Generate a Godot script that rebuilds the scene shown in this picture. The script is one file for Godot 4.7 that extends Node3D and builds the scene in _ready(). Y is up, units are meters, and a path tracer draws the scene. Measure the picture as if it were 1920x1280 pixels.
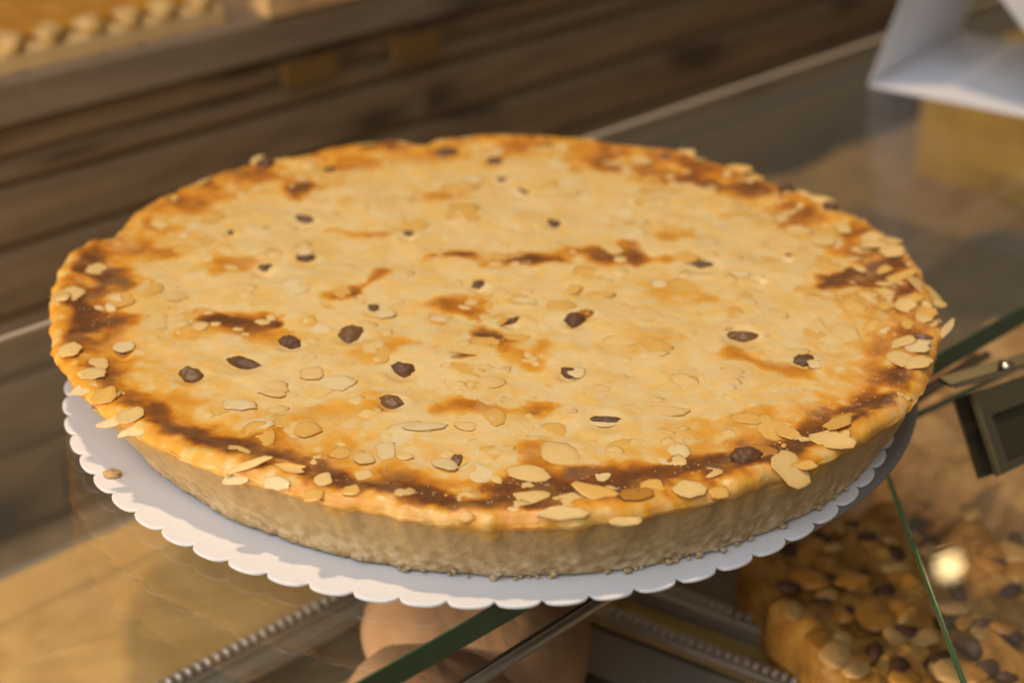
extends Node3D

# ---------- camera constants (photograph is 1920 x 1280) ----------
const FPX := 3200.0
const PITCH := 27.0
const ROLL := 1.0
const CAM := Vector3(0.0048982, 0.2603765, 0.49436875)
const TOP := 0.0295          # height of the tart's top face above the glass
const BOARD_Y := 0.0035      # top of the card board
const SHELF_Y := -0.20       # lower shelf
const GOODS_Y := -0.12       # platform that carries the trays
const U := Vector3(0.70710678, 0, -0.70710678)    # along the shelf
const N := Vector3(-0.70710678, 0, -0.70710678)   # away across the shelf

var cam_basis := Basis()
var rng := RandomNumberGenerator.new()
var noise := FastNoiseLite.new()
var ridge := FastNoiseLite.new()
var taken := {}

# ---------- helpers ----------
func lin(r: float, g: float, b: float) -> Color:
	return Color(r, g, b).linear_to_srgb()

func ray(px: float, py: float) -> Vector3:
	return (cam_basis * Vector3((px - 960.0) / FPX, -(py - 640.0) / FPX, -1.0)).normalized()

func at_y(px: float, py: float, y: float) -> Vector3:
	var d := ray(px, py)
	return CAM + d * ((y - CAM.y) / d.y)

func at_n(px: float, py: float, n: float) -> Vector3:
	var d := ray(px, py)
	return CAM + d * ((n - CAM.dot(N)) / d.dot(N))

func un(u: float, n: float, y: float) -> Vector3:
	return U * u + N * n + Vector3(0, y, 0)

func numbered(called: String) -> String:
	if not taken.has(called):
		taken[called] = 0
		return called
	taken[called] += 1
	return "%s_%03d" % [called, taken[called]]

func tag(o: Node3D, label: String, category: String, group := "", kind := "") -> void:
	if label: o.set_meta("label", label)
	if category: o.set_meta("category", category)
	if group: o.set_meta("group", group)
	if kind: o.set_meta("kind", kind)

func thing(called: String, label: String, category: String, at := Vector3.ZERO, turn := 0.0, group := "") -> Node3D:
	var o := Node3D.new()
	o.name = numbered(called)
	add_child(o)
	o.position = at
	o.rotation_degrees.y = turn
	tag(o, label, category, group)
	return o

func put(called: String, mesh: Mesh, mat: Material, parent: Node3D = self, at := Transform3D()) -> MeshInstance3D:
	var o := MeshInstance3D.new()
	o.name = numbered(called) if parent == self else called
	o.mesh = mesh
	o.material_override = mat
	o.transform = at
	parent.add_child(o, true)
	return o

func mat(c: Color, rough := 0.6, metal := 0.0) -> StandardMaterial3D:
	var m := StandardMaterial3D.new()
	m.albedo_color = c
	m.roughness = rough
	m.metallic = metal
	return m

func done(st: SurfaceTool) -> ArrayMesh:
	st.generate_normals()
	return st.commit()

func begin() -> SurfaceTool:
	var st := SurfaceTool.new()
	st.begin(Mesh.PRIMITIVE_TRIANGLES)
	return st

# a grid of points (rows x cols) as a surface; order chosen so that front faces look along (dv x du)
func grid(rows: Array, closed: bool, flip := false, cols: Array = [], uvs: Array = []) -> ArrayMesh:
	var st := begin()
	var nr := rows.size()
	var nc: int = rows[0].size()
	for i in nr:
		for j in nc:
			if cols: st.set_color(cols[i][j])
			if uvs: st.set_uv(uvs[i][j])
			st.add_vertex(rows[i][j])
	var last := nc if closed else nc - 1
	for i in nr - 1:
		for j in last:
			var a := i * nc + j
			var b := i * nc + (j + 1) % nc
			var c := a + nc
			var d := b + nc
			if flip:
				for k in [a, c, b, b, c, d]: st.add_index(k)
			else:
				for k in [a, b, c, b, d, c]: st.add_index(k)
	return done(st)

# an upright prism over a flat outline (list of Vector2 x,z), with a chamfered top edge
func prism(outline: PackedVector2Array, y0: float, y1: float, bevel := 0.0) -> ArrayMesh:
	if not Geometry2D.is_polygon_clockwise(outline):
		outline.reverse()
	var st := begin()
	st.set_smooth_group(-1)
	var inner := outline
	if bevel > 0.0:
		var off := Geometry2D.offset_polygon(outline, -bevel, Geometry2D.JOIN_MITER)
		if off.size() > 0 and off[0].size() == outline.size():
			inner = off[0]
			if not Geometry2D.is_polygon_clockwise(inner): inner.reverse()
			var best := 0
			for k in inner.size():
				if inner[k].distance_to(outline[0]) < inner[best].distance_to(outline[0]): best = k
			var turned := PackedVector2Array()
			for k in inner.size(): turned.append(inner[(k + best) % inner.size()])
			inner = turned
	var tri := Geometry2D.triangulate_polygon(inner)
	for k in range(0, tri.size(), 3):
		var p := [inner[tri[k]], inner[tri[k + 1]], inner[tri[k + 2]]]
		if (p[1] - p[0]).cross(p[2] - p[0]) < 0: p.reverse()
		for q in p: st.add_vertex(Vector3(q.x, y1, q.y))
	tri = Geometry2D.triangulate_polygon(outline)
	for k in range(0, tri.size(), 3):
		var p := [outline[tri[k]], outline[tri[k + 1]], outline[tri[k + 2]]]
		if (p[1] - p[0]).cross(p[2] - p[0]) > 0: p.reverse()
		for q in p: st.add_vertex(Vector3(q.x, y0, q.y))
	var n := outline.size()
	for k in n:
		var a := outline[k]
		var b := outline[(k + 1) % n]
		var ia := inner[k]
		var ib := inner[(k + 1) % n]
		var ys := y1 - bevel
		for v in [Vector3(a.x, y0, a.y), Vector3(a.x, ys, a.y), Vector3(b.x, ys, b.y), Vector3(a.x, y0, a.y), Vector3(b.x, ys, b.y), Vector3(b.x, y0, b.y)]: st.add_vertex(v)
		if bevel > 0.0:
			for v in [Vector3(a.x, ys, a.y), Vector3(ia.x, y1, ia.y), Vector3(ib.x, y1, ib.y), Vector3(a.x, ys, a.y), Vector3(ib.x, y1, ib.y), Vector3(b.x, ys, b.y)]: st.add_vertex(v)
	st.generate_normals()
	return st.commit()

func box(x0: float, x1: float, y0: float, y1: float, z0: float, z1: float, bevel := 0.0) -> ArrayMesh:
	return prism(PackedVector2Array([Vector2(x0, z0), Vector2(x1, z0), Vector2(x1, z1), Vector2(x0, z1)]), y0, y1, bevel)

# a thin plate through four corners, given thickness along its own normal
func plate(a: Vector3, b: Vector3, c: Vector3, d: Vector3, thick: float) -> ArrayMesh:
	var nn := (b - a).cross(d - a).normalized() * thick
	var st := begin()
	st.set_smooth_group(-1)
	var f := [a, b, c, d]
	var g := [a + nn, b + nn, c + nn, d + nn]
	for q in [[f[0], f[1], f[2], f[3]], [g[3], g[2], g[1], g[0]], [f[1], f[0], g[0], g[1]], [f[2], f[1], g[1], g[2]], [f[3], f[2], g[2], g[3]], [f[0], f[3], g[3], g[0]]]:
		for k in [0, 1, 2, 0, 2, 3]: st.add_vertex(q[k])
	st.generate_normals()
	return st.commit()

func tube(pts: Array, r: float, sides := 10) -> ArrayMesh:
	var rows := []
	for i in pts.size():
		var t: Vector3 = (pts[mini(i + 1, pts.size() - 1)] - pts[maxi(i - 1, 0)]).normalized()
		var s := t.cross(Vector3.UP).normalized()
		if s.length() < 0.1: s = Vector3.RIGHT
		var w := s.cross(t)
		var row := []
		for k in sides:
			var a := TAU * k / sides
			row.append(pts[i] + (s * cos(a) + w * sin(a)) * r)
		if i == 0:
			var cap0 := []
			for k in sides: cap0.append(pts[i])
			rows.append(cap0)
		rows.append(row)
		if i == pts.size() - 1:
			var cap1 := []
			for k in sides: cap1.append(pts[i])
			rows.append(cap1)
	return grid(rows, true)

func lump(seed_: int, rx: float, ry: float, rz: float, rough: float, freq: float, nr := 14, nc := 22, wrinkle := 0.0) -> ArrayMesh:
	var rows := []
	for i in nr + 1:
		var row := []
		var f := PI * i / nr
		for j in nc:
			var a := TAU * j / nc
			var d := Vector3(sin(f) * cos(a), cos(f), sin(f) * sin(a))
			var s := 1.0 + rough * noise.get_noise_3d(d.x * freq + seed_ * 37.1, d.y * freq, d.z * freq)
			if wrinkle > 0.0:
				s -= wrinkle * absf(sin(a * 3.0 + seed_ + 1.5 * noise.get_noise_3d(d.x * freq, d.y * freq + seed_ * 11.0, d.z * freq))) * sin(f)
			row.append(Vector3(d.x * rx, d.y * ry, d.z * rz) * s)
		rows.append(row)
	return grid(rows, true, true)

func noise_tex(size: int, freq: float, ramp: Array, seed_: int, octaves := 4, kind := FastNoiseLite.TYPE_SIMPLEX_SMOOTH) -> ImageTexture:
	var fn := FastNoiseLite.new()
	fn.seed = seed_
	fn.noise_type = kind
	fn.frequency = freq
	fn.fractal_octaves = octaves
	var im := fn.get_seamless_image(size, size)
	im.convert(Image.FORMAT_RGB8)
	var g := Gradient.new()
	g.offsets = PackedFloat32Array([0.0, 0.5, 1.0])
	g.colors = PackedColorArray(ramp)
	for y in size:
		for x in size:
			im.set_pixel(x, y, g.sample(im.get_pixel(x, y).r))
	im.generate_mipmaps()
	return ImageTexture.create_from_image(im)

func tri_mat(tex: Texture2D, per_m: float, rough: float, bump: Texture2D = null, bump_cm := 0.0) -> StandardMaterial3D:
	var m := StandardMaterial3D.new()
	m.albedo_texture = tex
	m.uv1_triplanar = true
	m.uv1_scale = Vector3.ONE * per_m
	m.roughness = rough
	if bump:
		m.heightmap_enabled = true
		m.heightmap_texture = bump
		m.heightmap_scale = bump_cm
	return m

# ---------- tart data, read off the photograph ----------
const RIM := [[92,580],[100,520],[125,470],[155,448],[205,438],[260,385],[330,350],[400,320],[480,298],[560,283],[640,268],[740,256],[790,264],[850,250],[945,245],[1050,250],[1140,258],[1250,275],[1350,302],[1450,335],[1478,362],[1505,354],[1560,380],[1620,402],[1690,450],[1725,490],[1745,530],[1760,580],[1765,620],[1750,690],[1700,775],[1600,840],[1450,905],[1300,950],[1100,988],[970,992],[800,980],[640,950],[500,915],[370,875],[250,815],[180,770],[130,705],[97,640]]
# raisins: centre x, y, width, height in pixels, turn, kind (0 dark, 1 brown, 2 amber)
const RAISINS := [[498,307,34,22,0,0],[618,322,24,18,20,0],[836,288,50,20,0,0],[928,305,38,18,0,0],[940,340,36,14,0,0],[978,360,42,12,-20,0],[1037,420,36,16,-20,0],[568,413,50,18,-15,0],[432,439,18,14,0,0],[766,441,32,16,0,0],[498,506,40,20,15,0],[572,486,50,16,10,0],[898,536,34,20,20,0],[700,580,34,18,-10,0],[658,628,52,32,30,1],[543,644,46,26,-15,0],[457,682,70,22,-15,0],[357,705,52,30,-20,1],[755,695,56,28,-10,0],[733,755,50,26,-20,1],[1078,602,42,28,25,0],[1098,590,40,18,10,2],[965,602,46,12,25,0],[1392,632,66,22,0,1],[1510,677,44,24,10,0],[1065,700,40,22,-20,0],[1315,497,58,16,-10,0],[1428,524,20,14,0,0],[1478,483,20,14,0,0],[1136,788,66,14,0,0],[858,866,28,26,0,1],[1400,857,58,36,0,0],[1250,297,42,16,-15,0],[1472,357,30,24,-30,0],[1556,390,24,24,30,0],[1730,632,42,14,-10,1],[232,662,36,16,0,0]]
# browned patches: list of points, half width in mm, strength
const BROWN := [
	[[[640,905],[700,925],[760,940],[850,950],[960,950],[1050,935],[1150,917]], 5.6, 1.2],
	[[[655,915],[740,938],[800,945]], 6.0, 0.7],
	[[[940,912],[1040,905],[1150,895],[1250,882],[1330,868],[1400,846],[1460,835]], 4.2, 0.95],
	[[[1240,880],[1330,868]], 3.0, 0.6],
	[[[1360,905],[1420,880],[1470,845],[1510,812],[1570,798],[1640,782],[1665,772]], 4.6, 1.15],
	[[[1600,768],[1660,752],[1715,742]], 4.2, 1.1],
	[[[1680,725],[1692,690]], 4.0, 0.75],
	[[[1690,655],[1700,620]], 6.0, 0.4],
	[[[1545,532],[1600,506],[1660,492],[1715,500]], 5.5, 1.1],
	[[[1640,520],[1700,512]], 5.0, 0.5],
	[[[1690,545],[1755,560]], 9.0, 0.62],
	[[[1600,470],[1690,465]], 7.0, 0.45],
	[[[145,490],[180,512],[230,526]], 5.5, 1.2],
	[[[160,480],[165,470]], 6.0, 0.6],
	[[[140,560],[165,585],[178,600],[160,612]], 5.5, 1.2],
	[[[140,640],[190,640],[215,610]], 7.0, 0.55],
	[[[170,700],[230,740],[300,780],[345,808]], 4.6, 0.55],
	[[[335,812],[390,826],[420,826]], 4.5, 0.9],
	[[[400,836],[470,845],[545,857]], 5.0, 1.0],
	[[[560,870],[640,890],[700,905]], 6.0, 0.45],
	[[[560,352]], 6.5, 1.0], [[[440,322],[455,326]], 7.0, 0.6], [[[400,352],[345,380]], 7.0, 0.4],
	[[[270,462],[320,470]], 6.0, 0.5], [[[435,490]], 6.5, 0.5],
	[[[400,596],[460,598],[520,606]], 4.2, 1.05], [[[390,612],[520,622]], 5.0, 0.4],
	[[[640,556],[664,548]], 3.6, 0.75], [[[664,548],[690,530],[716,508]], 1.9, 0.5],
	[[[815,478],[862,478]], 3.2, 0.85], [[[800,478],[890,478]], 2.4, 0.3], [[[1000,486],[1045,486]], 4.0, 0.9], [[[950,490],[1000,486]], 2.6, 0.4], [[[920,495],[965,485]], 3.0, 0.4],
	[[[1140,474],[1190,478]], 6.5, 0.95], [[[1190,482],[1245,486]], 3.5, 0.4],
	[[[850,572],[885,580]], 5.5, 0.6], [[[905,632],[940,632]], 4.0, 1.0], [[[940,640],[1000,690]], 3.0, 0.3],
	[[[860,755],[905,756]], 4.5, 0.55], [[[1000,770]], 4.0, 0.8], [[[1250,441]], 4.5, 0.45],
	[[[620,430],[660,434]], 2.0, 0.3], [[[690,438],[720,440]], 2.6, 0.45], [[[815,364],[835,366]], 5.0, 0.4], [[[770,890]], 4.0, 0.75],
	[[[1125,296],[1140,310]], 8.0, 0.65], [[[1190,312],[1290,330]], 8.0, 0.45], [[[1290,335],[1340,345],[1430,350]], 6.0, 0.8],
	[[[685,268],[755,264]], 6.0, 0.7], [[[640,300],[690,300]], 6.0, 0.4], [[[1250,290],[1340,306]], 6.0, 0.5],
	[[[1380,662],[1440,680],[1490,694]], 3.4, 0.5], [[[990,830],[1000,870]], 3.5, 0.4], [[[1290,430],[1300,445]], 3.0, 0.2],
	[[[600,760],[680,770]], 7.0, 0.22], [[[700,660],[750,640]], 6.0, 0.28], [[[1240,540],[1280,545]], 8.0, 0.2],
	[[[1010,660],[1020,640]], 3.0, 0.3], [[[930,290],[980,270]], 6.0, 0.3], [[[1520,395],[1500,420]], 6.0, 0.5], [[[1440,400]], 4.0, 0.5],
	[[[1390,780],[1420,775]], 5.0, 0.25], [[[1290,800]], 6.0, 0.2], [[[1180,640],[1240,640]], 6.0, 0.22], [[[520,820],[560,830]], 4.0, 0.3],
]
# almond flakes that stand out: x, y, length px, width px, turn, tilt across, tilt along, tone (0 cream 1 golden 2 toasted 3 pale), lift mm
const FLAKES := [
	[1295,926,72,30,5,-8,0,0,0.9],[1575,826,112,40,8,-6,4,0,1.1],[1432,846,56,34,20,4,0,2,0.6],[1680,472,62,26,-8,10,0,0,1.2],[1690,519,78,18,8,20,0,1,1.2],[1590,432,54,40,0,0,0,0,1.2],[1545,452,60,24,30,0,0,0,0.8],[1640,444,56,24,20,8,6,0,0.8],[1535,378,70,26,-20,14,0,0,1.4],[1500,430,60,30,40,0,0,0,0.7],
	[132,656,44,36,20,-10,0,0,1.0],[188,682,52,26,10,4,0,0,0.8],[176,702,50,22,-6,-4,0,0,0.8],[200,742,66,34,8,-14,0,1,1.2],[158,728,44,34,60,-20,0,3,0.7],[196,788,70,20,10,-26,-10,3,1.2],[215,812,52,14,4,-30,0,3,1.4],[262,806,60,26,-12,-24,0,3,0.7],[245,778,60,30,20,-10,0,0,0.8],
	[735,846,66,52,4,2,0,3,0.8],[835,870,46,34,25,10,0,3,0.8],[612,900,50,24,8,-10,0,0,1.2],[588,930,46,26,10,-14,0,1,1.0],[548,882,120,13,-9,-36,0,1,2.4],[470,884,96,12,8,-30,0,0,1.6],[440,896,70,22,-4,-24,0,3,0.9],[520,908,60,26,-15,-30,0,3,0.9],[662,922,46,20,10,-12,0,1,0.8],
	[1060,972,108,26,3,-34,0,0,1.2],[1130,930,120,30,-12,-14,0,1,1.2],[1105,918,44,18,4,0,0,1,0.9],[1230,912,60,26,10,-6,0,1,0.7],[1180,975,70,18,6,-34,0,0,1.0],[1360,925,70,22,12,-26,0,1,0.8],[1480,812,50,26,20,0,0,1,0.6],[1520,872,60,16,18,-10,0,1,0.6],
	[1772,622,44,34,50,40,20,3,1.6],[1730,650,66,24,-10,16,0,3,1.4],[1722,680,60,26,10,10,0,0,1.0],[1700,640,60,18,0,18,0,0,1.0],[1735,590,50,24,30,20,0,1,1.0],[1712,560,70,18,10,12,0,1,0.9],[1735,600,34,14,0,8,0,0,1.4],[1660,505,50,14,20,14,0,1,1.0],
	[875,972,34,22,0,-50,0,1,1.3],[488,302,40,18,30,50,10,0,1.6],[1510,362,44,22,-30,46,0,0,1.4],[870,665,30,20,80,30,0,1,1.0],[760,858,36,12,0,-6,0,0,1.0],[690,860,60,20,8,4,0,0,0.9],[640,850,50,22,-8,0,0,1,0.6],[1440,320,70,20,-20,18,0,1,1.2],[1385,318,60,20,-14,20,0,1,1.0],[1290,290,50,20,-10,14,0,0,0.9],[1205,300,40,24,10,0,0,0,0.8],
	[1085,702,44,22,-5,0,0,3,1.2],[722,590,48,18,0,0,0,3,0.9],[1395,514,54,14,-8,0,0,3,0.7],[890,336,34,20,20,0,0,3,0.8],[575,482,44,16,10,0,0,3,1.6],[235,662,44,24,8,0,0,3,1.6],[1535,684,44,18,0,0,0,3,0.8],[1136,795,56,14,0,0,0,3,1.4],[940,345,44,12,0,0,0,3,0.4],
	[1250,770,100,20,0,0,0,0,0.4],[1410,785,80,22,-4,0,0,1,0.4],[985,565,50,14,-10,0,0,3,0.5],[590,700,60,26,5,0,0,0,0.3],[450,760,70,20,-4,0,0,3,0.4],[520,740,60,14,0,4,0,0,0.7],[800,800,90,14,8,6,0,3,0.8],[880,800,60,16,-6,0,0,0,0.5],[575,805,60,30,6,0,0,1,0.4],[1075,545,60,20,-12,8,0,1,0.7],[1130,552,60,14,-10,8,0,1,0.7],
]

var rim_r := []            # radius against angle
var raisin_at := []        # [x, z, radius]
var brown_im: Image

func rim_at(a: float) -> float:
	var k := fposmod(a, TAU) / TAU * rim_r.size()
	var i := int(k)
	return lerpf(rim_r[i % rim_r.size()], rim_r[(i + 1) % rim_r.size()], k - i)

func read_rim() -> void:
	var pts := []
	for p in RIM:
		var q := at_y(p[0], p[1], TOP - 0.0008 - 0.0042 * smoothstep(600.0, 800.0, float(p[1])))
		pts.append([fposmod(atan2(q.z, q.x), TAU), Vector2(q.x, q.z).length()])
	pts.sort_custom(func(a, b): return a[0] < b[0])
	var count := 480
	for i in count:
		var a := TAU * i / count
		var lo: Array = pts[pts.size() - 1]
		var hi: Array = pts[0]
		for k in pts.size():
			if pts[k][0] > a:
				hi = pts[k]
				lo = pts[k - 1] if k > 0 else pts[pts.size() - 1]
				break
			elif k == pts.size() - 1:
				lo = pts[k]
		var span := fposmod(hi[0] - lo[0], TAU)
		var t := fposmod(a - lo[0], TAU) / span if span > 0 else 0.0
		var r := lerpf(lo[1], hi[1], smoothstep(0.0, 1.0, t))
		r += 0.0009 * noise.get_noise_2d(cos(a) * 900.0, sin(a) * 900.0) + 0.0007 * noise.get_noise_2d(cos(a) * 2600.0, sin(a) * 2600.0)
		rim_r.append(r)

# height of the filling's surface
func top_h(x: float, z: float) -> float:
	var r := Vector2(x, z).length()
	var rr := rim_at(atan2(z, x))
	var e := rr - r
	var y := TOP - 0.0022
	y += 0.0010 * exp(-pow((e - 0.0050) / 0.0045, 2.0))          # raised lip
	y -= 0.0007 * exp(-pow((e - 0.015) / 0.006, 2.0))            # shallow trough inside it
	y += 0.0011 * noise.get_noise_2d(x * 2600.0, z * 2600.0) + 0.00022 * noise.get_noise_2d(x * 12000.0 + 50.0, z * 12000.0)
	y += 0.00006 * noise.get_noise_2d(x * 42000.0, z * 42000.0 + 90.0)
	if e < 0.02:
		y += 0.00022 * noise.get_noise_2d(x * 36000.0, z * 36000.0 + 20.0) * (1.0 - e / 0.02)
		y += 0.0004 * noise.get_noise_2d(x * 12000.0 + 300.0, z * 12000.0) * (1.0 - e / 0.02)
	if e < 0.004:
		var t := clampf(1.0 - e / 0.004, 0.0, 1.0)
		y -= 0.0022 * (1.0 - sqrt(maxf(0.0, 1.0 - t * t)))
	for q in raisin_at:
		var dx: float = x - q[0]
		var dz: float = z - q[1]
		var d2: float = (dx * dx + dz * dz) / (q[2] * q[2])
		if d2 < 4.0: y += -0.0016 * exp(-d2 * 1.6) + 0.0003 * exp(-pow(sqrt(d2) - 1.35, 2.0) * 9.0)
	return y

func paint_top() -> Array:
	var n := 1100
	var half := 0.152
	var b := PackedFloat32Array()
	b.resize(n * n)
	# browned patches
	for p in BROWN:
		var pts := []
		for q in p[0]:
			var w := at_y(q[0], q[1], TOP - 0.002)
			pts.append(Vector2(w.x, w.z))
		if pts.size() == 1: pts.append(pts[0] + Vector2(0.0005, 0))
		var hw: float = p[1] * 0.001
		var lo: Vector2 = pts[0]
		var hi: Vector2 = pts[0]
		for q in pts:
			lo = lo.min(q)
			hi = hi.max(q)
		lo -= Vector2.ONE * hw * 2.6
		hi += Vector2.ONE * hw * 2.6
		for iy in range(maxi(0, int((lo.y + half) / (2 * half) * n)), mini(n, int((hi.y + half) / (2 * half) * n))):
			for ix in range(maxi(0, int((lo.x + half) / (2 * half) * n)), mini(n, int((hi.x + half) / (2 * half) * n))):
				var v := Vector2((ix + 0.5) / n * 2 * half - half, (iy + 0.5) / n * 2 * half - half)
				var d := 1.0
				for k in pts.size() - 1:
					d = minf(d, v.distance_to(Geometry2D.get_closest_point_to_segment(v, pts[k], pts[k + 1])))
				d /= hw * (0.85 + 0.9 * noise.get_noise_2d(v.x * 5200.0 + 13.0, v.y * 5200.0 + 71.0))
				d += 0.55 * noise.get_noise_2d(v.x * 8000.0, v.y * 8000.0) + 0.25 * noise.get_noise_2d(v.x * 17000.0 + 40.0, v.y * 17000.0) + 0.2 * noise.get_noise_2d(v.x * 30000.0, v.y * 30000.0 + 70)
				var s: float = p[2] * (1.0 - smoothstep(-0.1, 2.2, d))
				b[iy * n + ix] = 1.0 - (1.0 - minf(b[iy * n + ix], 1.0)) * (1.0 - minf(s, 0.995))
	# almond slices lying just under the skin of the custard
	var under := PackedFloat32Array()
	under.resize(n * n)
	var ur := RandomNumberGenerator.new()
	ur.seed = 515
	for k in 760:
		var ua := ur.randf() * TAU
		var uc := Vector2(cos(ua), sin(ua)) * 0.139 * sqrt(ur.randf())
		var ul := ur.randf_range(0.0035, 0.0075)
		var uw := ul * ur.randf_range(0.45, 0.8)
		var turn := ur.randf() * PI
		var tint := ur.randf_range(-0.75, 1.0)
		var ci := Vector2i(int((uc.x + half) / (2 * half) * n), int((uc.y + half) / (2 * half) * n))
		var reach := int(ul * 1.3 / (2 * half) * n)
		for iy in range(maxi(0, ci.y - reach), mini(n, ci.y + reach)):
			for ix in range(maxi(0, ci.x - reach), mini(n, ci.x + reach)):
				var v := (Vector2((ix + 0.5) / n * 2 * half - half, (iy + 0.5) / n * 2 * half - half) - uc).rotated(turn)
				var d := sqrt(v.x * v.x / (ul * ul) + v.y * v.y / (uw * uw)) + 0.25 * noise.get_noise_2d(v.x * 14000.0 + k * 9.0, v.y * 14000.0)
				if d < 1.0:
					var w := smoothstep(1.0, 0.86, d)
					under[iy * n + ix] = lerpf(under[iy * n + ix], tint * (0.75 if d < 0.86 else 0.2), w)
	var im := Image.create(n, n, false, Image.FORMAT_RGB8)
	var rg := Image.create(n, n, false, Image.FORMAT_RGB8)
	var hm := Image.create(n, n, false, Image.FORMAT_RGB8)
	var g := Gradient.new()
	g.offsets = PackedFloat32Array([0.0, 0.16, 0.34, 0.55, 0.78, 1.0])
	g.colors = PackedColorArray([Color(0.82, 0.535, 0.165), Color(0.80, 0.415, 0.06), Color(0.72, 0.30, 0.022), Color(0.52, 0.18, 0.014), Color(0.29, 0.095, 0.014), Color(0.155, 0.055, 0.014)])
	var cream := Color(0.84, 0.63, 0.29)
	for iy in n:
		for ix in n:
			var x := (ix + 0.5) / n * 2 * half - half
			var z := (iy + 0.5) / n * 2 * half - half
			var r := sqrt(x * x + z * z)
			if r > 0.151: continue
			var n1 := noise.get_noise_2d(x * 5200.0 + 400.0, z * 5200.0)
			var n2 := noise.get_noise_2d(x * 14000.0, z * 14000.0 + 200.0)
			var n3 := noise.get_noise_2d(x * 52000.0 + 31.0, z * 52000.0)
			var v: float = b[iy * n + ix]
			var a := atan2(z, x)
			# toasted ring: strongest towards the front and right
			if r > 0.098:
				var e := rim_at(a) - r
				var front := 0.55 + 0.45 * cos(a - 1.1)
				var mott := clampf(0.8 + 1.1 * n1 + 0.7 * n2, 0.1, 1.5)
				var ring := exp(-pow((e - 0.008) / 0.0105, 2.0)) * (0.16 + 0.24 * front) * mott + exp(-pow(e / 0.032, 2.0)) * 0.17 * (0.6 + 0.4 * mott)
				v = 1.0 - (1.0 - v) * (1.0 - clampf(ring, 0.0, 0.8))
				# the very edge, against the tin, stayed golden
				v = lerpf(minf(v, 0.22 + 0.12 * n2), v, smoothstep(0.0015, 0.0062, e + 0.0016 * n2))
			v = maxf(0.0, v + 0.10 * n1 + 0.10 * n2 * (0.4 + v) + 0.05 * n3)
			var c := g.sample(v)
			if v < 0.22:
				c = c.lerp(cream, clampf(0.55 + 1.2 * n1 - 0.8 * n2, 0.0, 1.0) * (1.0 - v / 0.22))
			var gf: float = under[iy * n + ix]
			if gf > 0.0: c = c.lerp(Color(0.86, 0.70, 0.40), gf * 0.42 * (1.0 - minf(v * 1.3, 0.8)))
			else: c = c.lerp(Color(0.72, 0.43, 0.10), -gf * 0.30)
			c = c * (1.0 + 0.05 * n3 + 0.05 * n2)
			im.set_pixel(ix, iy, c.linear_to_srgb())
			var ro := clampf(0.46 - 0.16 * v + 0.16 * n2 + 0.10 * n3, 0.24, 0.65)
			rg.set_pixel(ix, iy, Color(ro, ro, ro))
			var h := clampf(0.42 + 0.10 * n2 + 0.16 * n3 - 0.15 * v + 0.22 * absf(under[iy * n + ix]), 0.0, 1.0)
			hm.set_pixel(ix, iy, Color(h, h, h))
	return [ImageTexture.create_from_image(im), ImageTexture.create_from_image(rg), ImageTexture.create_from_image(hm)]

func flake_mesh(seed_: int) -> ArrayMesh:
	# a sliced almond, one unit long in x, 1 unit wide in z (scaled when placed); pointed at one end, some broken
	var seg := 14
	var r := RandomNumberGenerator.new()
	r.seed = seed_ * 7 + 3
	var broken := seed_ % 2 == 1
	var cut := r.randf_range(0.05, 0.3)
	var bend := r.randf_range(-0.10, 0.16)
	var rings := []
	var cols := []
	var spec := [[0.0, 0.055, 0], [0.55, 0.05, 0], [0.88, 0.042, 1], [1.0, 0.0, 2], [0.9, -0.045, 1], [0.0, -0.045, 0]]
	var outl := []
	for k in seg:
		var a := TAU * k / seg
		var w := 0.5 * (1.0 - 0.22 * cos(a))
		var p := Vector2(0.5 * cos(a), w * sin(a)) * (1.0 + r.randf_range(-0.17, 0.09))
		if broken and p.x > cut: p.x = cut + r.randf_range(-0.04, 0.04)
		outl.append(p)
	var tones := [Color(1, 1, 1), Color(0.93, 0.9, 0.85), Color(0.86, 0.74, 0.58)]
	for s in spec:
		var row := []
		var cr := []
		for k in seg:
			var p: Vector2 = outl[k] * s[0]
			row.append(Vector3(p.x, s[1] + bend * (p.x * p.x * 2.0 - 0.2), p.y))
			cr.append(tones[s[2]] * r.randf_range(0.94, 1.03))
		rings.append(row)
		cols.append(cr)
	return grid(rings, true, true, cols)

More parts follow.
